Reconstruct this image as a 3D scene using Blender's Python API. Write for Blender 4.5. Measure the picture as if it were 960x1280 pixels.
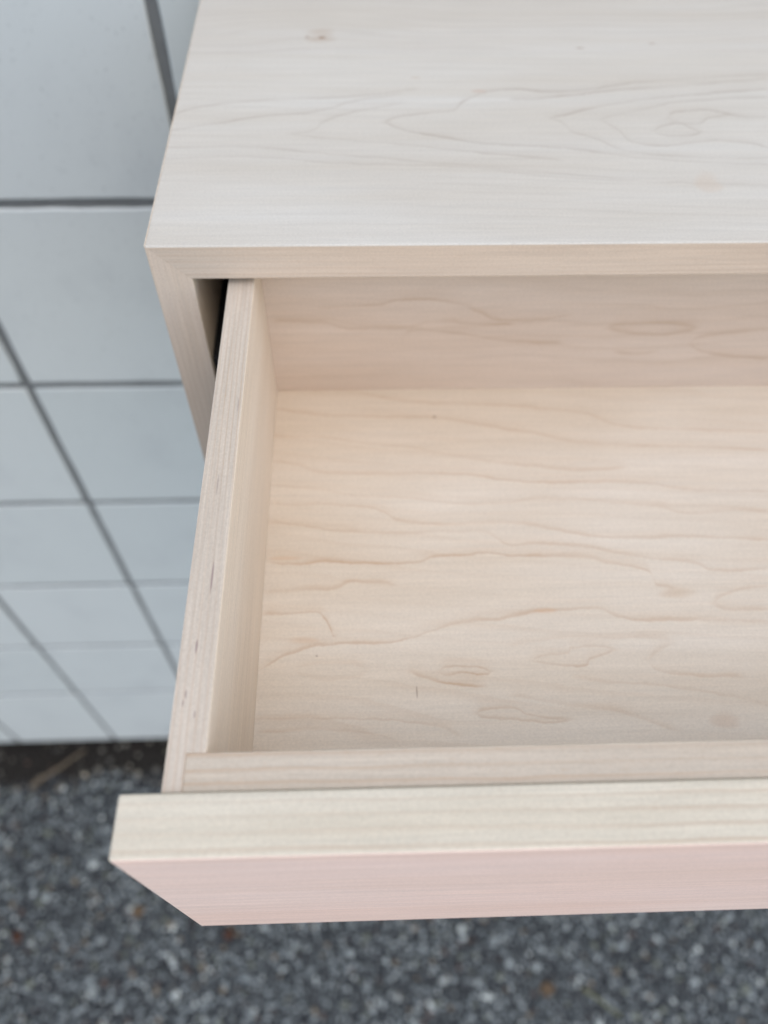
import bpy, bmesh, math, random
import numpy as np
from mathutils import Vector, Matrix

R = math.radians
random.seed(7)
rng = np.random.default_rng(11)
scene = bpy.context.scene
for o in list(bpy.data.objects):
    bpy.data.objects.remove(o)
C = scene.collection

# ------------------------------------------------------------ camera, sky, sun, exposure
H = 1.68479                       # height of the cabinet's top face above the ground (m)
cam_d = bpy.data.cameras.new('camera')
cam = bpy.data.objects.new('camera', cam_d)
C.objects.link(cam)
PITCH, YAW, ROLL = -0.96563, 0.05604, 0.02725
sy_, cy_ = math.sin(YAW), math.cos(YAW)
fw0, r0, up0 = Vector((sy_, cy_, 0)), Vector((cy_, -sy_, 0)), Vector((0, 0, 1))
fw = fw0 * math.cos(PITCH) + up0 * math.sin(PITCH)
up = -fw0 * math.sin(PITCH) + up0 * math.cos(PITCH)
rt2 = r0 * math.cos(ROLL) + up * math.sin(ROLL)
up2 = -r0 * math.sin(ROLL) + up * math.cos(ROLL)
cam.matrix_world = Matrix(((rt2.x, up2.x, -fw.x, 0.09777),
                           (rt2.y, up2.y, -fw.y, -0.30744),
                           (rt2.z, up2.z, -fw.z, H + 0.2248),
                           (0, 0, 0, 1)))
cam_d.sensor_fit = 'VERTICAL'
cam_d.sensor_height = 36
cam_d.sensor_width = 27
cam_d.lens = 960.68 / 1280 * 36
cam_d.clip_start = 0.01
cam_d.clip_end = 200
cam_d.dof.use_dof = True
cam_d.dof.focus_distance = 0.315
cam_d.dof.aperture_fstop = 5.2
scene.camera = cam

SUN_EL, SUN_ROT = R(60), R(147)
world = bpy.data.worlds.new('World')
scene.world = world
world.use_nodes = True
wn = world.node_tree
sky = wn.nodes.new('ShaderNodeTexSky')
sky.sky_type = 'NISHITA'
sky.sun_disc = False
sky.sun_elevation = SUN_EL
sky.sun_rotation = SUN_ROT
sky.air_density = 1.0
sky.dust_density = 1.6
sky.ozone_density = 0.25
bg = wn.nodes['Background']
wn.links.new(sky.outputs[0], bg.inputs[0])
bg.inputs[1].default_value = 0.15

sun_d = bpy.data.lights.new('sun', 'SUN')
sun_d.energy = 1.2
sun_d.angle = R(130)
sun_d.color = (1.0, 0.98, 0.935)
sun = bpy.data.objects.new('sun', sun_d)
C.objects.link(sun)
sd = Vector((math.sin(SUN_ROT) * math.cos(SUN_EL), math.cos(SUN_ROT) * math.cos(SUN_EL), math.sin(SUN_EL)))
sun.rotation_euler = sd.to_track_quat('Z', 'Y').to_euler()
sun.location = (0, -2, 4)

vs = scene.view_settings
vs.view_transform = 'Standard'
vs.look = 'None'
vs.exposure = 0.57
vs.gamma = 1.0
vs.use_curve_mapping = False
scene.cycles.max_bounces = 12
scene.cycles.diffuse_bounces = 10

# ------------------------------------------------------------ node helpers
class G:
    def __init__(self, name):
        self.mat = bpy.data.materials.new(name)
        self.mat.use_nodes = True
        self.nt = self.mat.node_tree
        self.bsdf = self.nt.nodes['Principled BSDF']

    def put(self, sock, v):
        if isinstance(v, bpy.types.NodeSocket):
            self.nt.links.new(v, sock)
        elif v is not None:
            sock.default_value = v

    def m(self, op, a, b=None, c=None, clamp=False):
        n = self.nt.nodes.new('ShaderNodeMath')
        n.operation = op
        n.use_clamp = clamp
        for i, v in enumerate((a, b, c)):
            if v is not None:
                self.put(n.inputs[i], v)
        return n.outputs[0]

    def add(self, a, b): return self.m('ADD', a, b)
    def sub(self, a, b): return self.m('SUBTRACT', a, b)
    def mul(self, a, b): return self.m('MULTIPLY', a, b)

    def ramp(self, v, a, b, c=0.0, d=1.0, smooth=True):
        n = self.nt.nodes.new('ShaderNodeMapRange')
        n.interpolation_type = 'SMOOTHSTEP' if smooth else 'LINEAR'
        n.clamp = True
        for i, x in enumerate((v, a, b, c, d)):
            self.put(n.inputs[i], x)
        return n.outputs[0]

    def vec(self, x, y, z):
        n = self.nt.nodes.new('ShaderNodeCombineXYZ')
        for i, v in enumerate((x, y, z)):
            self.put(n.inputs[i], v)
        return n.outputs[0]

    def noise(self, vec, scale=1.0, detail=2.0, rough=0.5, dist=0.0):
        n = self.nt.nodes.new('ShaderNodeTexNoise')
        self.put(n.inputs['Vector'], vec)
        n.inputs['Scale'].default_value = scale
        n.inputs['Detail'].default_value = detail
        n.inputs['Roughness'].default_value = rough
        n.inputs['Distortion'].default_value = dist
        return n.outputs[0]

    def voro(self, vec, scale, out='Distance', feature='F1'):
        n = self.nt.nodes.new('ShaderNodeTexVoronoi')
        n.feature = feature
        self.put(n.inputs['Vector'], vec)
        n.inputs['Scale'].default_value = scale
        return n.outputs[out]

    def mix(self, f, a, b, mode='MIX'):
        n = self.nt.nodes.new('ShaderNodeMix')
        n.data_type = 'RGBA'
        n.blend_type = mode
        self.put(n.inputs[0], f)
        for s, v in ((n.inputs[6], a), (n.inputs[7], b)):
            if isinstance(v, tuple):
                v = (*v, 1.0) if len(v) == 3 else v
            self.put(s, v)
        return n.outputs[2]

    def coords(self):
        t = self.nt.nodes.new('ShaderNodeTexCoord')
        s = self.nt.nodes.new('ShaderNodeSeparateXYZ')
        self.nt.links.new(t.outputs['Object'], s.inputs[0])
        return t.outputs['Object'], s.outputs

    def curve(self, x, pts):
        n = self.nt.nodes.new('ShaderNodeFloatCurve')
        cu = n.mapping.curves[0]
        cu.points[0].location = pts[0]
        cu.points[1].location = pts[-1]
        for p in pts[1:-1]:
            cu.points.new(*p)
        n.mapping.update()
        self.put(n.inputs['Value'], x)
        return n.outputs[0]

    def bump(self, h, strength, dist):
        n = self.nt.nodes.new('ShaderNodeBump')
        n.inputs['Strength'].default_value = strength
        n.inputs['Distance'].default_value = dist
        self.put(n.inputs['Height'], h)
        self.nt.links.new(n.outputs[0], self.bsdf.inputs['Normal'])
        return n

    def done(self, col, rough, spec=0.4):
        self.put(self.bsdf.inputs['Base Color'], (*col, 1.0) if isinstance(col, tuple) else col)
        self.put(self.bsdf.inputs['Roughness'], rough)
        self.bsdf.inputs['Specular IOR Level'].default_value = spec
        return self.mat


MAPLE = (0.745, 0.650, 0.528)
MAPLE2 = (0.705, 0.598, 0.468)
LINE = (0.470, 0.335, 0.225)


def maple(name, axes, seed, freq=60, slope=0.0, wk=0.6, a1=2.4, a2=0.35, lines=0.35,
          traces=(), tr_strength=0.5, tr_w=0.0016, marks=(), fleck=0.25, fibre=0.06,
          base=MAPLE, base2=MAPLE2, line=LINE, su=4.0, sv=16.0, rough=0.52, bump=0.12):
    """Raw sanded maple; axes = (along the grain, across the face, through the board)."""
    g = G(name)
    _, s = g.coords()
    ix = 'XYZ'
    u, v, w = (s[ix.index(a)] for a in axes)

    def nv(ku, kv, off=0.0):
        return g.vec(g.add(g.mul(u, ku), seed + off), g.add(g.mul(v, kv), seed * 1.7 + off), g.mul(w, kv))
    n1 = g.noise(nv(su, sv), 1.0, 1.5, 0.45)
    n2 = g.noise(nv(22, 95, 3.1), 1.0, 2.0, 0.55)
    h = g.add(g.mul(v, freq), g.add(g.mul(w, freq * wk), g.mul(u, freq * slope)))
    h = g.add(h, g.add(g.mul(n1, a1 * 2), g.mul(n2, a2 * 2)))
    f = g.m('FRACT', h)
    ln = g.mul(g.ramp(f, 0.55, 0.94), g.ramp(f, 0.94, 1.0, 1.0, 0.0))
    fade = g.ramp(g.noise(nv(5, 40, 9.3), 1.0, 1.0), 0.38, 0.66, 0.25, 1.0)
    ln = g.mul(ln, g.mul(fade, lines))
    # broad tone, fibre and fleck
    blotch = g.ramp(g.noise(nv(5, 13, 5.5), 1.0, 2.0), 0.3, 0.7)
    col = g.mix(blotch, base, base2)
    band = g.noise(nv(3.5, 55, 21.0), 1.0, 3.0, 0.55)
    col = g.mix(1.0, col, g.vec(g.ramp(band, 0.25, 0.75, 0.965, 1.03, False), g.ramp(band, 0.25, 0.75, 0.945, 1.045, False), g.ramp(band, 0.25, 0.75, 0.92, 1.065, False)), 'MULTIPLY')
    fib = g.noise(nv(35, 1400, 1.3), 1.0, 2.0, 0.6)
    col = g.mix(1.0, col, g.vec(*[g.ramp(fib, 0.2, 0.8, 1 - fibre, 1 + fibre, False)] * 3), 'MULTIPLY')
    fib2 = g.noise(nv(14, 380, 2.2), 1.0, 3.0, 0.65)
    col = g.mix(1.0, col, g.vec(*[g.ramp(fib2, 0.25, 0.75, 1 - fibre * 0.9, 1 + fibre * 0.9, False)] * 3), 'MULTIPLY')
    mic = g.noise(g.vec(g.mul(u, 850), g.mul(v, 1150), g.mul(w, 1150)), 1.0, 2.0, 0.7)
    col = g.mix(1.0, col, g.vec(*[g.ramp(mic, 0.3, 0.7, 0.935, 1.065, False)] * 3), 'MULTIPLY')
    fl = g.noise(nv(420, 1500, 7.7), 1.0, 1.0)
    flm = g.mul(g.ramp(fl, 0.60, 0.76), fleck)
    tot = g.add(ln, flm)
    if traces:
        wob = g.mul(g.sub(g.noise(nv(70, 110, 4.2), 1.0, 4.0, 0.65), 0.5), 0.0040)
        vv = g.add(v, wob)
        tvar = g.ramp(g.noise(nv(22, 60, 12.0), 1.0, 1.0), 0.3, 0.65, 0.45, 1.0)
        wid = g.ramp(g.noise(nv(30, 50, 15.0), 1.0, 1.0), 0.3, 0.7, 0.6, 1.7)
        stri = g.ramp(fib2, 0.3, 0.68, 0.15, 1.0)
        acc = None
        for st, pts in traces:
            pts = sorted(pts)
            u0, u1 = pts[0][0], pts[-1][0]
            vs_ = [p[1] for p in pts]
            v0, v1 = min(vs_) - 1e-4, max(vs_) + 1e-4
            x = g.ramp(u, u0, u1, 0.0, 1.0, False)
            cv = g.curve(x, [((a - u0) / (u1 - u0), (b - v0) / (v1 - v0)) for a, b in pts])
            d = g.sub(vv, g.m('MULTIPLY_ADD', cv, v1 - v0, v0))
            k = g.mul(g.ramp(d, g.mul(wid, -tr_w * 0.5), 0.0), g.ramp(d, 0.0, g.mul(wid, tr_w), 1.0, 0.0))
            hl = g.mul(g.ramp(d, -tr_w * 0.5, 0.0), g.ramp(d, 0.0, tr_w * 4.5, 1.0, 0.0))
            k = g.m('MULTIPLY_ADD', g.mul(hl, stri), 0.42, g.mul(k, 0.72))
            e = 0.004
            k = g.mul(k, g.mul(g.ramp(u, u0 - e, u0 + e), g.ramp(u, u1 - e, u1 + e, 1.0, 0.0)))
            k = g.mul(k, st)
            acc = k if acc is None else g.m('MAXIMUM', acc, k)
        tot = g.add(tot, g.mul(g.mul(acc, tvar), tr_strength))
    col = g.mix(g.m('MINIMUM', tot, 1.0), col, line)
    for (mu, mv, ru, rv, ms, mc) in marks:
        du = g.mul(g.sub(u, mu), 1.0 / ru)
        dv = g.mul(g.sub(v, mv), 1.0 / rv)
        q = g.add(g.mul(du, du), g.mul(dv, dv))
        q = g.add(q, g.mul(g.sub(n2, 0.5), 2.4 if ru > 0.005 and rv > 0.001 else 0.5))
        col = g.mix(g.mul(g.ramp(q, 0.1, 1.0, 1.0, 0.0), ms), col, mc)
    g.bump(g.add(fib, g.mul(fl, 0.5)), bump, 0.0004)
    return g.done(col, g.ramp(fib, 0.2, 0.8, rough - 0.05, rough + 0.06, False), 0.35)


# ------------------------------------------------------------ object helpers
def empty(name, loc, label, cat, rz=0.0, group=None):
    o = bpy.data.objects.new(name, None)
    o.empty_display_size = 0.05
    C.objects.link(o)
    o.location = loc
    o.rotation_euler = (0, 0, rz)
    tag(o, label, cat, group)
    return o


def tag(o, label, cat, group=None):
    o['label'] = label
    o['category'] = cat
    if group:
        o['group'] = group
    return o


def link(name, me, parent=None, loc=(0, 0, 0)):
    o = bpy.data.objects.new(name, me)
    C.objects.link(o)
    o.location = loc
    if parent:
        o.parent = parent
    return o


def finish(bm, name, mats, parent=None, loc=(0, 0, 0), smooth=True, angle=50):
    bmesh.ops.recalc_face_normals(bm, faces=bm.faces)
    me = bpy.data.meshes.new(name)
    bm.to_mesh(me)
    bm.free()
    for m in (mats if isinstance(mats, (list, tuple)) else [mats]):
        me.materials.append(m)
    if smooth:
        for p in me.polygons:
            p.use_smooth = True
        me.set_sharp_from_angle(angle=R(angle))
    return link(name, me, parent, loc)


def hexa(c):
    """Eight corners: bottom ring then top ring."""
    bm = bmesh.new()
    v = [bm.verts.new(p) for p in c]
    for f in ((3, 2, 1, 0), (4, 5, 6, 7), (0, 1, 5, 4), (1, 2, 6, 5), (2, 3, 7, 6), (3, 0, 4, 7)):
        bm.faces.new([v[i] for i in f])
    bmesh.ops.recalc_face_normals(bm, faces=bm.faces)
    return bm


def box(x0, x1, y0, y1, z0, z1):
    return hexa([(x0, y0, z0), (x1, y0, z0), (x1, y1, z0), (x0, y1, z0),
                 (x0, y0, z1), (x1, y0, z1), (x1, y1, z1), (x0, y1, z1)])


def ease(bm, width, pick=None, seg=2):
    es = [e for e in bm.edges if pick is None or pick((e.verts[0].co + e.verts[1].co) / 2)]
    bmesh.ops.bevel(bm, geom=es, offset=width, segments=seg, profile=0.5, affect='EDGES', clamp_overlap=True)
    return bm


def prism(pts, y0, y1):
    """Extrude an (x, z) polygon along y."""
    bm = bmesh.new()
    a = [bm.verts.new((x, y0, z)) for x, z in pts]
    b = [bm.verts.new((x, y1, z)) for x, z in pts]
    bm.faces.new(a)
    bm.faces.new(b[::-1])
    n = len(pts)
    for i in range(n):
        bm.faces.new([a[i], b[i], b[(i + 1) % n], a[(i + 1) % n]])
    bmesh.ops.recalc_face_normals(bm, faces=bm.faces)
    return bm

# grain figure traced on the boards, metres in each board's own plane
TR = {'floor': [(1, [(0.0257, 0.2513), (0.0378, 0.2492), (0.062, 0.2456), (0.1005, 0.2443), (0.1197, 0.2434), (0.1387, 0.2393), (0.1669, 0.2326), (0.1822, 0.2292), (0.2005, 0.224), (0.2364, 0.2197), (0.2633, 0.2187), (0.3069, 0.2155), (0.3162, 0.2148)]), (0.8, [(0.0248, 0.2678), (0.0584, 0.2667), (0.0781, 0.2637), (0.1044, 0.2567), (0.14, 0.2542), (0.1693, 0.2524), (0.1934, 0.2488), (0.2147, 0.2446), (0.2257, 0.238), (0.2394, 0.2339), (0.268, 0.2316), (0.3207, 0.2289)]), (0.7, [(0.0244, 0.2298), (0.0526, 0.2288), (0.0748, 0.2248), (0.1056, 0.22), (0.1395, 0.2117), (0.1637, 0.2071), (0.1788, 0.2051), (0.2015, 0.2024), (0.2282, 0.2031)]), (1, [(0.0277, 0.2106), (0.0392, 0.2092), (0.0545, 0.2032), (0.0759, 0.2017), (0.1229, 0.2009), (0.1443, 0.1988), (0.1622, 0.195), (0.1926, 0.1934), (0.2352, 0.1926), (0.2582, 0.1871), (0.3067, 0.1846)]), (0.6, [(0.0263, 0.1946), (0.0534, 0.1902), (0.0757, 0.1859), (0.1069, 0.1832), (0.1334, 0.1794), (0.1603, 0.18), (0.1786, 0.1824), (0.2229, 0.1778), (0.2436, 0.1758), (0.2572, 0.1707), (0.2788, 0.1724), (0.3023, 0.1709)]), (0.8, [(0.0261, 0.1813), (0.077, 0.1788), (0.0888, 0.1748), (0.0961, 0.1694), (0.1135, 0.1664), (0.1279, 0.1661), (0.1442, 0.1669), (0.1587, 0.1666), (0.1728, 0.1637), (0.1956, 0.1581), (0.2152, 0.1556), (0.259, 0.1553), (0.2965, 0.1526)]), (0.8, [(0.0255, 0.1691), (0.0408, 0.1672), (0.0625, 0.1627), (0.1014, 0.1609), (0.1231, 0.1615), (0.1405, 0.1607), (0.1488, 0.1569), (0.1569, 0.1522), (0.1712, 0.1524), (0.1925, 0.1505), (0.2132, 0.1455), (0.241, 0.141), (0.2545, 0.1383), (0.2619, 0.1342), (0.2909, 0.1351)]), (1.3, [(0.0269, 0.1442), (0.0416, 0.1425), (0.0555, 0.1437), (0.071, 0.1424), (0.1018, 0.1418), (0.1134, 0.1455), (0.1305, 0.1466), (0.1434, 0.1469), (0.156, 0.1452), (0.1889, 0.1445), (0.2093, 0.1392), (0.2228, 0.1364), (0.2278, 0.1339), (0.2288, 0.1257), (0.2369, 0.1242)]), (0.9, [(0.0275, 0.1256), (0.0422, 0.1272), (0.0627, 0.1277), (0.071, 0.1313), (0.0793, 0.1311), (0.0916, 0.129)]), (2.0, [(0.0266, 0.1138), (0.0467, 0.1138), (0.0527, 0.1141), (0.0568, 0.1109), (0.0597, 0.1055), (0.0613, 0.1007)]), (1, [(0.0276, 0.0846), (0.032, 0.0874), (0.0434, 0.0925), (0.059, 0.096), (0.0865, 0.0967), (0.0985, 0.0986), (0.1106, 0.1022), (0.1188, 0.1051), (0.1311, 0.1075), (0.1474, 0.1085), (0.1629, 0.1118), (0.186, 0.1131), (0.1943, 0.1134), (0.2018, 0.1101), (0.211, 0.1072), (0.2324, 0.1058), (0.2459, 0.106), (0.281, 0.1039)]), (1.2, [(0.1131, 0.0806), (0.1172, 0.0834), (0.1276, 0.0827), (0.1375, 0.0805)]), (1.2, [(0.1131, 0.0806), (0.1161, 0.0793), (0.1235, 0.08), (0.1311, 0.0786), (0.1375, 0.0805)]), (1.9, [(0.0996, 0.0809), (0.1041, 0.0783), (0.1139, 0.0753), (0.1267, 0.0734), (0.1328, 0.0728)]), (1.2, [(0.1592, 0.0854), (0.1634, 0.0878), (0.1766, 0.0888), (0.1787, 0.0917), (0.1904, 0.0927), (0.2002, 0.0899)]), (1.2, [(0.1592, 0.0854), (0.1678, 0.0831), (0.1774, 0.082), (0.1846, 0.0827), (0.1868, 0.086), (0.1921, 0.0872), (0.2002, 0.0899)]), (1, [(0.1292, 0.0596), (0.1332, 0.0614), (0.1456, 0.0615), (0.1527, 0.0583), (0.1612, 0.0569), (0.1723, 0.0559)]), (1, [(0.1292, 0.0596), (0.132, 0.0576), (0.145, 0.0565), (0.1542, 0.0552), (0.1634, 0.0546), (0.1723, 0.0559)]), (0.6, [(0.1496, 0.0936), (0.1631, 0.0963), (0.1768, 0.0973), (0.2033, 0.0972), (0.2248, 0.0963), (0.2294, 0.0936)]), (0.9, [(0.2157, 0.0845), (0.2181, 0.0795), (0.2304, 0.0767), (0.259, 0.0753)]), (0.8, [(0.2157, 0.0845), (0.2203, 0.0891), (0.2284, 0.0927)]), (0.5, [(0.0438, 0.083), (0.0495, 0.0857), (0.063, 0.0862), (0.0746, 0.0843), (0.0776, 0.0822)]), (0.5, [(0.0438, 0.083), (0.0496, 0.08), (0.063, 0.0777), (0.0745, 0.0794), (0.0776, 0.0822)]), (0.6, [(0.1773, 0.0763), (0.1984, 0.0734), (0.2189, 0.0713), (0.236, 0.0685), (0.2674, 0.061)]), (0.6, [(0.1464, 0.0678), (0.1712, 0.0633), (0.1956, 0.0596), (0.2074, 0.0547), (0.2212, 0.0494)]), (0.7, [(0.0261, 0.0597), (0.0509, 0.0595), (0.0754, 0.0585), (0.1002, 0.0561), (0.1193, 0.0492)]), (0.7, [(0.0284, 0.0532), (0.0386, 0.0538), (0.0632, 0.0532), (0.0815, 0.0509), (0.0899, 0.0473)]), (0.9, [(0.2563, 0.114), (0.2615, 0.1116), (0.2833, 0.1111)]), (0.6, [(0.2565, 0.1144), (0.2605, 0.1185), (0.2758, 0.1234), (0.2876, 0.1245)])], 'top': [(1, [(-0.0005, 0.115), (0.0165, 0.1242), (0.0458, 0.1301), (0.0889, 0.1335), (0.1348, 0.1422)]), (1, [(0.0001, 0.0996), (0.0264, 0.1067), (0.0468, 0.1132), (0.0739, 0.1172), (0.0845, 0.1214), (0.0979, 0.1282), (0.1253, 0.1369)]), (1, [(0.0641, 0.0953), (0.0782, 0.1), (0.0811, 0.1064), (0.0973, 0.1171), (0.1249, 0.1264)]), (0.8, [(0.0641, 0.0953), (0.089, 0.0904), (0.1293, 0.0839), (0.1694, 0.076), (0.2062, 0.0698)]), (1.2, [(0.1156, 0.1071), (0.1287, 0.1145), (0.1526, 0.1186), (0.1612, 0.1289), (0.1902, 0.1421), (0.213, 0.1393), (0.2667, 0.1502), (0.3459, 0.1594)]), (1.2, [(0.1156, 0.1071), (0.13, 0.0973), (0.1423, 0.0932), (0.1704, 0.0852), (0.2039, 0.0819), (0.26, 0.0694), (0.3153, 0.0645)]), (1.2, [(0.1887, 0.1305), (0.212, 0.1331), (0.2458, 0.1401), (0.2845, 0.1455), (0.3241, 0.151), (0.3444, 0.1547)]), (1.2, [(0.2072, 0.1108), (0.2244, 0.1174), (0.2412, 0.1242), (0.2767, 0.1329), (0.3402, 0.1417)]), (1, [(0.2072, 0.1108), (0.2142, 0.1049), (0.2172, 0.0968), (0.2272, 0.0911), (0.2459, 0.077), (0.2832, 0.0714), (0.3172, 0.0704)]), (1, [(0.235, 0.109), (0.2426, 0.1131), (0.2597, 0.119), (0.2847, 0.1275), (0.3373, 0.1327)]), (1.2, [(0.235, 0.109), (0.2431, 0.0982), (0.2481, 0.0871), (0.2633, 0.0831), (0.2841, 0.086), (0.2963, 0.0875), (0.3207, 0.0811)]), (1.3, [(0.263, 0.0981), (0.2703, 0.103), (0.2775, 0.1046), (0.2831, 0.1005), (0.2882, 0.0964)]), (1.3, [(0.263, 0.0981), (0.2671, 0.0933), (0.2757, 0.0924), (0.2882, 0.0964)]), (1.2, [(0.2749, 0.1104), (0.2811, 0.1172), (0.2961, 0.1188), (0.3075, 0.1154), (0.3169, 0.1119), (0.3306, 0.1119)]), (1, [(0.2749, 0.1104), (0.2781, 0.1054), (0.2877, 0.1045), (0.2961, 0.1103), (0.3132, 0.1145)]), (0.7, [(-0.0017, 0.0713), (0.0392, 0.074), (0.089, 0.0677), (0.1469, 0.0643), (0.2036, 0.0538), (0.3092, 0.0457)]), (0.7, [(-0.0011, 0.0825), (0.0385, 0.083), (0.0806, 0.0767), (0.1223, 0.0704), (0.1798, 0.0611), (0.2443, 0.0506)])], 'back': [(0.9, [(0.2192, -0.0753), (0.2299, -0.0719), (0.2459, -0.0715), (0.2603, -0.0729), (0.2704, -0.0754)]), (0.9, [(0.2192, -0.0753), (0.2317, -0.0785), (0.2485, -0.0799), (0.2621, -0.0783), (0.2704, -0.0754)]), (0.8, [(0.0303, -0.0684), (0.0548, -0.0688), (0.0726, -0.0737), (0.0998, -0.0735), (0.1267, -0.0692), (0.1359, -0.0711), (0.1633, -0.0715)]), (1, [(0.1024, -0.0814), (0.1067, -0.0754), (0.1274, -0.0775), (0.1653, -0.0842), (0.1938, -0.0865)]), (0.8, [(0.0553, -0.0591), (0.0861, -0.0568), (0.1079, -0.0537), (0.1255, -0.0551), (0.1441, -0.0631), (0.1629, -0.0692), (0.194, -0.0655)]), (0.7, [(0.2714, -0.089), (0.2733, -0.0834), (0.2864, -0.0805), (0.3134, -0.0773)]), (0.7, [(0.2714, -0.089), (0.2819, -0.0942), (0.3233, -0.1001)]), (1, [(0.2287, -0.0934), (0.2435, -0.0949), (0.2528, -0.0938)])]}
# ------------------------------------------------------------ the ground
def ground_mat():
    g = G('asphalt')
    P, s = g.coords()
    cells = g.voro(P, 85.0, 'Color')
    dist = g.voro(P, 85.0, 'Distance')
    sep = g.nt.nodes.new('ShaderNodeSeparateColor')
    g.nt.links.new(cells, sep.inputs[0])
    k = g.ramp(sep.outputs[0], 0.15, 1.0, 0.0, 1.0)
    k = g.mul(g.mul(k, k), g.ramp(dist, 0.0, 0.6, 1.0, 0.0))
    col = g.mix(k, (0.030, 0.032, 0.034), (0.20, 0.21, 0.21))
    # dark leaf-mould soil collects along the foot of the wall
    edge = g.add(s[1], g.mul(g.sub(g.noise(P, 14, 4, 0.6), 0.5), 0.12))
    soil = g.mix(g.noise(P, 160, 3), (0.007, 0.006, 0.005), (0.026, 0.021, 0.016))
    col = g.mix(g.mul(g.ramp(edge, 0.215, 0.265), g.ramp(edge, 0.5, 0.6, 1.0, 0.0)), col, soil)
    g.bump(g.sub(1.0, dist), 0.8, 0.006)
    return g.done(col, 0.8, 0.25)


bm = bmesh.new()
for p in ((-30, -30, 0), (30, -30, 0), (30, 30, 0), (-30, 30, 0)):
    bm.verts.new(p)
bm.faces.new(bm.verts)
gr = finish(bm, 'ground', ground_mat(), smooth=False)
gr['kind'] = 'structure'


def stones():
    """Exposed aggregate: thousands of half-sunk stones in one mesh."""
    t = bmesh.new()
    bmesh.ops.create_icosphere(t, subdivisions=1, radius=1.0)
    tv = np.array([v.co[:] for v in t.verts])
    tf = np.array([[v.index for v in f.verts] for f in t.faces])
    t.free()
    sp = 0.0098
    xs = np.arange(-1.7, 1.9, sp)
    ys = np.arange(-0.95, 0.335, sp)
    gx, gy = np.meshgrid(xs, ys)
    gx = gx.ravel() + rng.uniform(-0.5, 0.5, gx.size) * sp
    gy = gy.ravel() + rng.uniform(-0.5, 0.5, gy.size) * sp
    nrm = np.sin(gx * 9) * 0.02 + np.sin(gx * 23 + 1) * 0.015
    keep = rng.random(gx.size) < np.where(gy > 0.235 + nrm, 0.10, 0.88)
    gx, gy, nrm = gx[keep], gy[keep], nrm[keep]
    n = gx.size
    r = np.clip(rng.lognormal(math.log(0.0047), 0.30, n), 0.0026, 0.0092)
    sc = np.stack([r * rng.uniform(0.8, 1.25, n), r * rng.uniform(0.8, 1.25, n), r * rng.uniform(0.55, 0.9, n)], 1)
    a = rng.uniform(0, 2 * np.pi, n)
    jit = 1 + rng.uniform(-0.17, 0.17, (n, len(tv), 1))
    v = tv[None] * jit * sc[:, None, :]
    ca, sa = np.cos(a)[:, None], np.sin(a)[:, None]
    vx = v[..., 0] * ca - v[..., 1] * sa + gx[:, None]
    vy = v[..., 0] * sa + v[..., 1] * ca + gy[:, None]
    vz = v[..., 2] + (sc[:, 2] * rng.uniform(-0.1, 0.45, n))[:, None]
    co = np.stack([vx, vy, vz], -1).reshape(-1, 3).astype(np.float32)
    fi = (tf[None] + (np.arange(n) * len(tv))[:, None, None]).reshape(-1).astype(np.int32)
    me = bpy.data.meshes.new('gravel')
    me.vertices.add(len(co))
    me.vertices.foreach_set('co', co.ravel())
    nf = len(fi) // 3
    me.loops.add(len(fi))
    me.loops.foreach_set('vertex_index', fi)
    me.polygons.add(nf)
    me.polygons.foreach_set('loop_start', np.arange(0, len(fi), 3, dtype=np.int32))
    me.polygons.foreach_set('use_smooth', np.ones(nf, dtype=bool))
    me.update(calc_edges=True)
    me.validate()
    # each stone has its own mineral colour
    pal = np.array([(0.034, 0.037, 0.039), (0.052, 0.058, 0.061), (0.085, 0.093, 0.097), (0.14, 0.152, 0.157),
                    (0.20, 0.213, 0.215), (0.31, 0.32, 0.31), (0.13, 0.10, 0.070), (0.055, 0.035, 0.028),
                    (0.10, 0.105, 0.085)])
    pw = np.array([0.15, 0.22, 0.22, 0.17, 0.11, 0.035, 0.030, 0.02, 0.045])
    pick = rng.choice(len(pal), n, p=pw / pw.sum())
    colr = pal[pick] * rng.uniform(0.75, 1.25, (n, 1))
    soily = (gy > 0.225 + nrm)
    colr *= np.array([1.45, 1.47, 1.40])
    colr[soily] *= np.array([0.75, 0.62, 0.5])
    col = np.ones((n, len(tv), 4), dtype=np.float32)
    col[..., :3] = colr[:, None, :]
    at = me.color_attributes.new('stone_colour', 'FLOAT_COLOR', 'POINT')
    at.data.foreach_set('color', col.ravel())
    g = G('stone')
    an = g.nt.nodes.new('ShaderNodeAttribute')
    an.attribute_name = 'stone_colour'
    P, _ = g.coords()
    sp_ = g.ramp(g.noise(P, 900, 2), 0.3, 0.7, 0.7, 1.3, False)
    c = g.mix(1.0, an.outputs['Color'], g.vec(sp_, sp_, sp_), 'MULTIPLY')
    me.materials.append(g.done(c, 0.42, 0.55))
    o = link('gravel', me)
    o['kind'] = 'stuff'


stones()


# ------------------------------------------------------------ the tiled wall behind
WY = 0.325                        # front face of the tiles
PIT, W0, H0 = 0.23142, -0.0481, H - 0.19287
GAP = 0.0094


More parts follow.
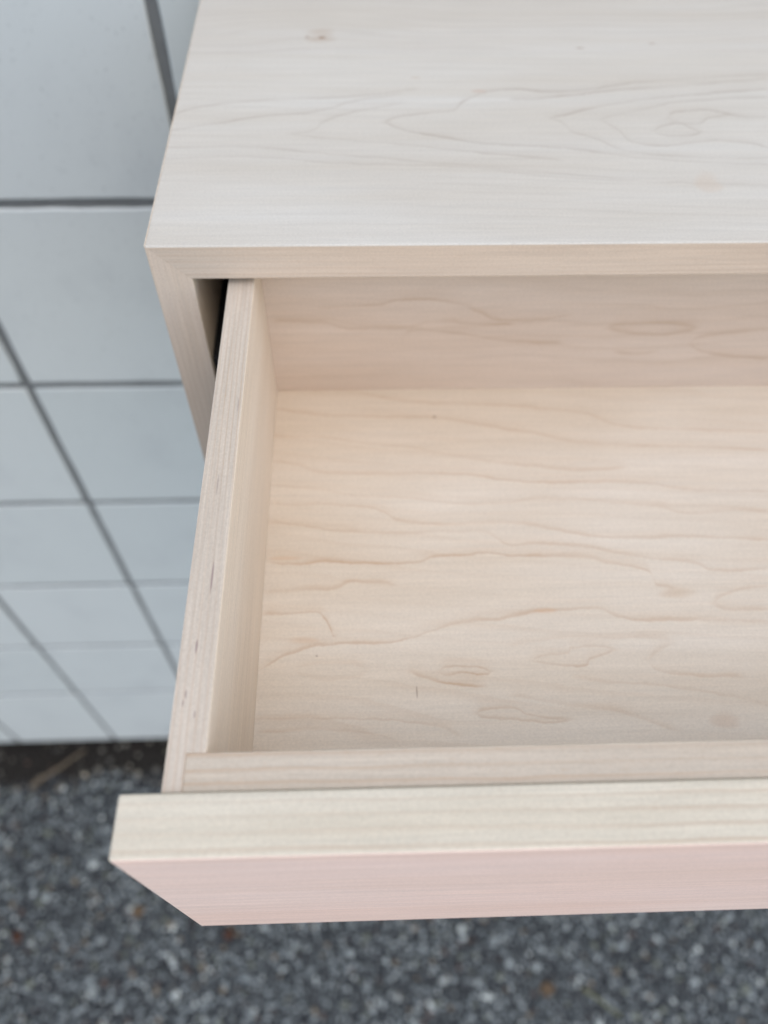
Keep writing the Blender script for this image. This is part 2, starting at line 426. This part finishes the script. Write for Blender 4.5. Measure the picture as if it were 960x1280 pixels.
def tile_mat():
    g = G('tile_glaze')
    P, s = g.coords()
    oi = g.nt.nodes.new('ShaderNodeObjectInfo')
    rnd = oi.outputs['Random']
    a = g.mix(rnd, (0.575, 0.600, 0.572), (0.612, 0.630, 0.600))
    off = g.nt.nodes.new('ShaderNodeVectorMath')
    off.operation = 'ADD'
    g.nt.links.new(P, off.inputs[0])
    g.nt.links.new(g.vec(g.mul(rnd, 37.0), g.mul(rnd, 11.0), 0.0), off.inputs[1])
    Q = off.outputs[0]
    grime = g.ramp(g.noise(Q, 9, 4, 0.6), 0.45, 0.8, 0.0, 0.35)
    a = g.mix(grime, a, (0.45, 0.465, 0.46))
    pit = g.mul(g.ramp(g.noise(Q, 330, 2), 0.64, 0.76), 0.40)
    a = g.mix(pit, a, (0.25, 0.25, 0.24))
    hgt = g.add(g.mul(g.noise(Q, 24, 3), 0.8), g.add(g.mul(g.noise(Q, 210, 3), 0.16), g.mul(pit, -0.2)))
    g.bump(hgt, 0.07, 0.003)
    return g.done(a, g.ramp(g.noise(Q, 40, 3), 0.3, 0.7, 0.30, 0.42), 0.5)


def mortar_mat():
    g = G('mortar')
    P, s = g.coords()
    c = g.mix(g.noise(P, 60, 5, 0.65), (0.125, 0.128, 0.124), (0.22, 0.223, 0.215))
    g.bump(g.noise(P, 700, 3), 0.6, 0.002)
    return g.done(c, 0.9, 0.2)


def tile_mesh(name, w, h, seed, mat):
    """A pressed tile, its arrises rounded and a little uneven; origin mid-face, y forward is -."""
    rr = random.Random(seed)
    m = 9
    ring = []
    for k in range(4):
        for i in range(m):
            t = i / m
            j = rr.uniform(-0.0005, 0.0005) if 0 < i else 0
            p = ((-w / 2 + w * t, -h / 2 + j), (w / 2 + j, -h / 2 + h * t),
                 (w / 2 - w * t, h / 2 + j), (-w / 2 + j, h / 2 - h * t))[k]
            ring.append(p)
    bm = bmesh.new()

    def loop(inset, y):
        out = []
        for x, z in ring:
            kx = 1 - 2 * inset / w
            kz = 1 - 2 * inset / h
            out.append(bm.verts.new((x * kx, y, z * kz)))
        return out
    ls = [loop(0.0, 0.020), loop(0.0, 0.0016), loop(0.0006, 0.0005), loop(0.0018, 0.0)]
    n = len(ring)
    for a, b in zip(ls, ls[1:]):
        for i in range(n):
            bm.faces.new([a[i], a[(i + 1) % n], b[(i + 1) % n], b[i]])
    bm.faces.new(ls[-1])
    bmesh.ops.recalc_face_normals(bm, faces=bm.faces)
    me = bpy.data.meshes.new(name)
    bm.to_mesh(me)
    bm.free()
    for p in me.polygons:
        p.use_smooth = p.area < 1e-3
    me.materials.append(mat)
    return me


wall = empty('tiled_wall', (0, WY, 0), 'pale grey square tiled wall with recessed grey joints behind the wooden cabinet', 'wall')
tm = tile_mat()
TW = PIT - GAP
full = [tile_mesh('tile', TW, TW, 40 + i, tm) for i in range(5)]
FOOT = 0.036
z5 = H0 - 5 * PIT
hb = z5 - GAP / 2 - FOOT
low = [tile_mesh('tile', TW, hb, 60 + i, tm) for i in range(3)]
rr = random.Random(5)
for cx in range(-7, 6):
    x = W0 + (cx + 0.5) * PIT
    for rz in range(-6, 6):
        if rz == -6:
            me, z = rr.choice(low), FOOT + hb / 2
        else:
            me, z = rr.choice(full), H0 + (rz + 0.5) * PIT
        o = link('tile', me, wall, (x + rr.uniform(-.0004, .0004), rr.uniform(0, 0.0007), z + rr.uniform(-.0004, .0004)))
        o.rotation_euler = (rr.uniform(-.0012, .0012), rr.uniform(-.0015, .0015), rr.uniform(-.0012, .0012))
xl, xr = W0 - 7 * PIT, W0 + 6 * PIT
bm = box(xl, xr, 0.0024, 0.14, FOOT + 0.006, H0 + 6 * PIT)
finish(bm, 'mortar', mortar_mat(), wall, smooth=False)
gk = G('dark_footing')
Pk, _ = gk.coords()
fm = gk.done(gk.mix(gk.noise(Pk, 40, 4), (0.02, 0.019, 0.017), (0.06, 0.057, 0.05)), 0.9, 0.2)
finish(box(xl, xr, 0.045, 0.14, 0.0, FOOT + 0.0055), 'footing', fm, wall, smooth=False)

# ------------------------------------------------------------ the cabinet
T = 0.019
CW, CH, CD = 0.560, 0.1945, 0.3245
e = 0.00004
cab = empty('cabinet', (0, 0, H - CH), 'pale raw maple cabinet with mitred corners standing against the tiled wall', 'cabinet')
up_ = (0, 0, CH)


def local(o):
    o.location = up_
    return o


KN = (0.26, 0.15, 0.09)
top_front = maple('maple_top_front', 'XYZ', 3.0, freq=150, slope=0.02, a1=2.6, a2=0.22, lines=0.13,
                  traces=TR['top'], tr_strength=0.46, tr_w=0.0018, line=(0.375, 0.305, 0.240), fleck=0.14, fibre=0.05, su=2.2, sv=9, wk=1.0, base=(0.600, 0.562, 0.492), base2=(0.572, 0.528, 0.455),
                  marks=((0.2790, 0.0488, 0.008, 0.012, 0.22, (0.56, 0.40, 0.27)), (0.1352, 0.156, 0.004, 0.0012, 0.4, LINE),
                         (0.171, 0.1405, 0.006, 0.002, 0.35, (0.5, 0.3, 0.2))))
top_rear = maple('maple_top_rear', 'XYZ', 8.0, line=(0.375, 0.305, 0.240), freq=120, slope=-0.03, a1=3.4, a2=0.2, lines=0.22, fleck=0.14, fibre=0.05,
                 su=5, sv=13, wk=1.0, base=(0.585, 0.545, 0.478), base2=(0.555, 0.510, 0.440),
                 marks=((0.0790, 0.2080, 0.0125, 0.011, 0.50, (0.43, 0.33, 0.24)), (0.0800, 0.2055, 0.0032, 0.0020, 0.85, KN),
                        (0.0710, 0.2065, 0.002, 0.002, 0.5, KN), (0.2388, 0.1922, 0.0035, 0.001, 0.6, KN),
                        (0.285, 0.198, 0.003, 0.001, 0.5, KN)))
side_m = maple('maple_side', 'ZYX', 21.0, freq=170, a1=2.0, a2=0.25, lines=0.22, fleck=0.18, wk=1.0)
bot_m = maple('maple_bottom', 'XYZ', 31.0, freq=120, a1=2.0, lines=0.2)
back_m = maple('maple_cabinet_back', 'XZY', 37.0, freq=70, a1=2.5, lines=0.3)
edge_h = maple('maple_front_edge_shaded', 'XYZ', 13.0, freq=300, slope=0.004, a1=1.2, a2=0.2, lines=0.30, fleck=0.25, wk=1.0, su=2, sv=22,
               base=(0.600, 0.495, 0.395), base2=(0.570, 0.462, 0.365))  # base darkened to stand in for a shadow across the cabinet front
edge_v = maple('maple_side_edge_shaded', 'ZYX', 17.0, freq=300, slope=0.006, a1=1.2, a2=0.2, lines=0.30, fleck=0.25, wk=1.0, su=2, sv=22,
               base=(0.660, 0.552, 0.445), base2=(0.630, 0.515, 0.410))  # same painted-in shadow, lightened to offset shade from the drawer


def front_edge(o):
    for p in o.data.polygons:
        if p.normal.y < -0.9:
            p.material_index = 1
    return o


YS = 0.1850                       # glue line between the two boards of the top
tp = [(0 + e, 0), (CW - e, 0), (CW - T - e, -T), (T + e, -T)]
bm = ease(prism(tp, 0, YS - 0.00005), 0.0009, lambda c: (c.y < 1e-4 and abs(c.x - CW / 2) < CW / 2 - T) or abs(c.z) < 1e-4 and c.y < YS - .001)
front_edge(local(finish(bm, 'top_board', [top_front, edge_h], cab, smooth=False)))
bm = ease(prism(tp, YS + 0.00005, CD), 0.0006, lambda c: abs(c.z) < 1e-4 and c.y > YS + .001)
local(finish(bm, 'top_board', top_rear, cab, smooth=False))
bt = [(x, -CH - z) for x, z in tp]
bm = ease(prism(bt, 0, CD), 0.0006, lambda c: c.y < 1e-4 and abs(c.x - CW / 2) < CW / 2 - T)
front_edge(local(finish(bm, 'bottom_panel', [bot_m, edge_h], cab, smooth=False)))
for s_ in (0, 1):
    sp = [(0, -e), (T, -T - e), (T, -CH + T + e), (0, -CH + e)]
    if s_:
        sp = [(CW - x, z) for x, z in sp]
    bm = ease(prism(sp, 0, CD), 0.0006, lambda c: c.y < 1e-4 and abs(c.z + CH / 2) < CH / 2 - T)
    front_edge(local(finish(bm, 'side_panel', [side_m, edge_v], cab, smooth=False)))
local(finish(box(T + e, CW - T - e, CD - 0.008, CD - 0.001, -CH + T + e, -T - e), 'back_panel', back_m, cab, smooth=False))
blk = G('black_steel')
bs = blk.done((0.015, 0.015, 0.015), 0.75, 0.2)
ZB, TBT = -0.12329, 0.0065        # top of the drawer bottom, its thickness
ZU = -0.1365                      # underside of the drawer sides
FX, YF, DYAW = 0.02164, -0.24142, -0.00463
SLO, SHI = -0.126, -0.074         # side slides, 45 mm tall
for s_ in (0, 1):
    x0, x1 = (T + e, T + 0.0085) if not s_ else (CW - T - 0.0085, CW - T - e)
    local(finish(ease(box(x0, x1, 0.004, CD - 0.012, SLO, SHI), 0.0012), 'drawer_slide', bs, cab, smooth=False))

# ------------------------------------------------------------ the drawer, pulled out
FZ, FH, TF = -0.02119, 0.15158, 0.01937
SX, TS, SZ = 0.03441 - FX, 0.0127, -0.02293
DB = 0.0256 - YF                  # inner face of the drawer's back board
DW = CW - 2 * FX                  # width of the drawer front
up_d = FH - FZ
drw = empty('drawer', (FX, YF, H + FZ - FH), 'open maple drawer with a thick front pulled out of the cabinet', 'drawer', DYAW)
off_d = (0, 0, FH - FZ)


def dpart(bm, name, mat):
    o = finish(bm, name, mat, drw, smooth=False)
    o.location = off_d
    return o


OR = (0.62, 0.36, 0.18)
DK = (0.20, 0.12, 0.085)
floor_m = maple('maple_drawer_bottom', 'XYZ', 52.0, freq=95, slope=0.10, a1=2.2, a2=0.35, lines=0.13,
                traces=TR['floor'], tr_strength=0.50, tr_w=0.0019, fleck=0.10, fibre=0.05, su=4, sv=14, base=(0.700, 0.622, 0.512), base2=(0.640, 0.545, 0.425), line=(0.50, 0.335, 0.205),
                marks=((0.2392, 0.1217, 0.013, 0.005, 0.40, (0.52, 0.36, 0.22)), (0.245, 0.0538, 0.009, 0.006, 0.30, (0.52, 0.34, 0.22)),
                       (0.1695, 0.1126, 0.007, 0.0016, 0.28, OR), (0.036, 0.1460, 0.012, 0.0018, 0.30, OR),
                       (0.0470, 0.0985, 0.010, 0.003, 0.22, OR), (0.1014, 0.0708, 0.0005, 0.004, 0.55, DK),
                       (0.1212, 0.2440, 0.0012, 0.0012, 0.65, DK), (0.0536, 0.0902, 0.0008, 0.0006, 0.6, DK)))
back2_m = maple('maple_drawer_back_shaded', 'XZY', 63.0, freq=85, slope=0.02, a1=2.4, a2=0.4, lines=0.20, su=5, sv=15,
                traces=TR['back'], tr_strength=0.75, tr_w=0.0022, fleck=0.10, base=(0.660, 0.555, 0.455), base2=(0.610, 0.497, 0.395))  # shade under the cabinet top is painted in as a darker base
ST = (0.30, 0.22, 0.20)
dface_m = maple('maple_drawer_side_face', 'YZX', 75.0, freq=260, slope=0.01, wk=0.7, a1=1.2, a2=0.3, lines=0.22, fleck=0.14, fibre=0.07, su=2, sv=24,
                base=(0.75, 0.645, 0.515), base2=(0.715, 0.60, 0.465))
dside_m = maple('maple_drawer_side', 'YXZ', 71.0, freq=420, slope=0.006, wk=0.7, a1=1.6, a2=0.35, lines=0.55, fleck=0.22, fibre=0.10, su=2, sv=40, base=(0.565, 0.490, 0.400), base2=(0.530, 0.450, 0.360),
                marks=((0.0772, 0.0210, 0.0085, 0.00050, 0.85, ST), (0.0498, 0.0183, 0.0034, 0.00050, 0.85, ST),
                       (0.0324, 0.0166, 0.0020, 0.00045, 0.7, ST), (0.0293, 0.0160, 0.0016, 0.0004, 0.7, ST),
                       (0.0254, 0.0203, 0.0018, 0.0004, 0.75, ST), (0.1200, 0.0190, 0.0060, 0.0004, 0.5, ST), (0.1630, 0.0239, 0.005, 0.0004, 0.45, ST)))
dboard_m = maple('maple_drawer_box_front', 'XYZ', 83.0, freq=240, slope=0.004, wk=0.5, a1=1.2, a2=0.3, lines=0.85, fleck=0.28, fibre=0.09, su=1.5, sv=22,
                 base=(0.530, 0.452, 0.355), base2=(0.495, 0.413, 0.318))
front_m = maple('maple_drawer_front', 'XYZ', 95.0, freq=205, slope=0.004, wk=0.35, a1=1.0, a2=0.25, lines=0.65, fleck=0.20, fibre=0.07, su=1.6, sv=20,
                base=(0.625, 0.562, 0.445), base2=(0.590, 0.522, 0.405))
pink_lit_m = maple('maple_drawer_front_face_warm_lit', 'XZY', 99.0, freq=110, slope=0.006, a1=1.8, a2=0.25, lines=0.16, fleck=0.10, fibre=0.08, su=2.5, sv=18,
               base=(0.90, 0.695, 0.590), base2=(0.885, 0.650, 0.535), line=(0.72, 0.47, 0.37))  # pinker and lighter than the board: warm bounced light put into the colour

# the drawer front: eased edges, warm bounced light is painted into the show face
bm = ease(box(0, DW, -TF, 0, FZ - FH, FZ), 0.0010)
o = dpart(bm, 'drawer_front', [front_m, pink_lit_m])
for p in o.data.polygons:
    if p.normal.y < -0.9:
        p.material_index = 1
# sides, rabbeted to take the box front
X0, X1 = SX, DW - SX
LEAF = TS * 0.5
for s_ in (0, 1):
    prof = [(X0, 0.0004), (X0 + LEAF, 0.0004), (X0 + LEAF, TS), (X0 + TS, TS), (X0 + TS, DB + TS), (X0, DB + TS)]
    if s_:
        prof = [(X0 + X1 - x, y) for x, y in prof]
    bm = bmesh.new()
    a = [bm.verts.new((x, y, ZU)) for x, y in prof]
    b = [bm.verts.new((x, y, SZ)) for x, y in prof]
    bm.faces.new(a)
    bm.faces.new(b)
    for i in range(6):
        bm.faces.new([a[i], a[(i + 1) % 6], b[(i + 1) % 6], b[i]])
    bmesh.ops.recalc_face_normals(bm, faces=bm.faces)
    xi = X0 + TS if not s_ else X1 - TS
    bm = ease(bm, 0.0010, lambda c: abs(c.z - SZ) < 1e-5 and abs(c.x - xi) < 1e-5 and c.y > TS + .01)
    o = dpart(bm, 'side_board', [dface_m, dside_m])
    for p in o.data.polygons:
        if p.normal.z > 0.9:
            p.material_index = 1
g_ = 0.00006
bm = ease(box(X0 + LEAF + g_, X1 - LEAF - g_, 0.0004, TS - g_, ZU, SZ - 0.0001), 0.0002, lambda c: abs(c.z - SZ) < .001)
dpart(bm, 'front_board', dboard_m)
bm = ease(box(X0 + TS + g_, X1 - TS - g_, DB, DB + TS - g_, ZU, SZ - 0.0002), 0.0005, lambda c: abs(c.z - SZ) < .001)
dpart(bm, 'back_board', back2_m)
dpart(box(X0 + TS + g_, X1 - TS - g_, TS + g_, DB - g_, ZB - TBT, ZB), 'bottom_board', floor_m)
for s_ in (0, 1):
    x0, x1 = (X0 - 0.0040, X0 - 0.0001) if not s_ else (X1 + 0.0001, X1 + 0.0040)
    dpart(ease(box(x0, x1, 0.012, DB + TS - 0.004, SLO + 0.006, SHI - 0.006), 0.0012), 'slide_rail', bs)

# ------------------------------------------------------------ litter on the ground
def litter_mat(name, a, b, rough=0.8):
    g = G(name)
    P, _ = g.coords()
    return g.done(g.mix(g.noise(P, 180, 3), a, b), rough, 0.25)


def stick(name, pts, rad, mat, label, cat, base):
    bm = bmesh.new()
    rings = []
    n = len(pts)
    for i, p in enumerate(pts):
        p = Vector(p)
        d = (Vector(pts[min(i + 1, n - 1)]) - Vector(pts[max(i - 1, 0)])).normalized()
        a = d.cross(Vector((0, 0, 1))).normalized()
        b = d.cross(a)
        r_ = rad * (1.0 - 0.55 * i / (n - 1)) * random.uniform(0.9, 1.1)
        rings.append([bm.verts.new(p + (a * math.cos(t) + b * math.sin(t)) * r_) for t in [k * math.pi / 3 for k in range(6)]])
    for q, w in zip(rings, rings[1:]):
        for k in range(6):
            bm.faces.new([q[k], q[(k + 1) % 6], w[(k + 1) % 6], w[k]])
    bm.faces.new(rings[0])
    bm.faces.new(rings[-1])
    o = finish(bm, name, mat, None, base)
    tag(o, label, cat)


stick('twig', [(-.055, -.040, .004), (-.025, -.018, .006), (.005, .002, .005), (.030, .022, .007), (.058, .042, .006)], 0.0062,
      litter_mat('dry_bark', (0.085, 0.066, 0.045), (0.16, 0.125, 0.085)),
      'thin brown twig lying in dark soil at the foot of the tiled wall', 'twig', (-0.645, 0.268, 0.004))
stick('grass_stalk', [(-.034, .026, .003), (-.012, .012, .007), (.010, -.006, .008), (.036, -.026, .004)], 0.0032,
      litter_mat('dry_grass', (0.15, 0.155, 0.085), (0.22, 0.215, 0.13)),
      'short pale green dry stalk lying on the dark gravel below the drawer front', 'stalk', (0.585, -0.255, 0.006))


def leaf(name, base, size, rz, mat, label, group=None):
    rr_ = random.Random(int(size * 1e5))
    bm = bmesh.new()
    n = 8
    L, Rr, M = [], [], []
    for i in range(n + 1):
        t = i / n
        hw = size * 0.42 * math.sin(math.pi * t ** 0.8) * rr_.uniform(0.85, 1.1)
        z = 0.004 * math.sin(t * 3.0) + 0.002
        M.append(bm.verts.new((size * (t - .5), 0, z)))
        L.append(bm.verts.new((size * (t - .5), hw, z + hw * 0.35)))
        Rr.append(bm.verts.new((size * (t - .5), -hw, z + hw * 0.25)))
    for i in range(n):
        bm.faces.new([M[i], M[i + 1], L[i + 1], L[i]])
        bm.faces.new([Rr[i], Rr[i + 1], M[i + 1], M[i]])
    bmesh.ops.solidify(bm, geom=bm.faces[:], thickness=0.0004)
    o = finish(bm, name, mat, None, base)
    o.rotation_euler = (0.1, -0.1, rz)
    tag(o, label, 'leaf', group)


tanm = litter_mat('tan_leaf', (0.17, 0.115, 0.07), (0.26, 0.18, 0.11))
redm = litter_mat('red_leaf', (0.085, 0.038, 0.024), (0.14, 0.066, 0.040))
LG = 'dry leaves scattered on the gravel'
leaf('dry_leaf', (-0.404, -0.051, 0.006), 0.030, 0.5, tanm, 'small orange tan leaf on the gravel left of the drawer front', LG)
leaf('dry_leaf', (0.476, -0.225, 0.006), 0.034, 0.1, tanm, 'small tan leaf on the gravel in front of the pink drawer face', LG)
leaf('dry_leaf', (-0.203, -0.101, 0.006), 0.027, 1.2, redm, 'dark reddish leaf on the gravel under the lower left corner of the drawer front', LG)
leaf('dry_leaf', (-0.660, -0.090, 0.006), 0.026, 2.2, redm, 'dark reddish leaf on the gravel near the left edge of the photo', LG)
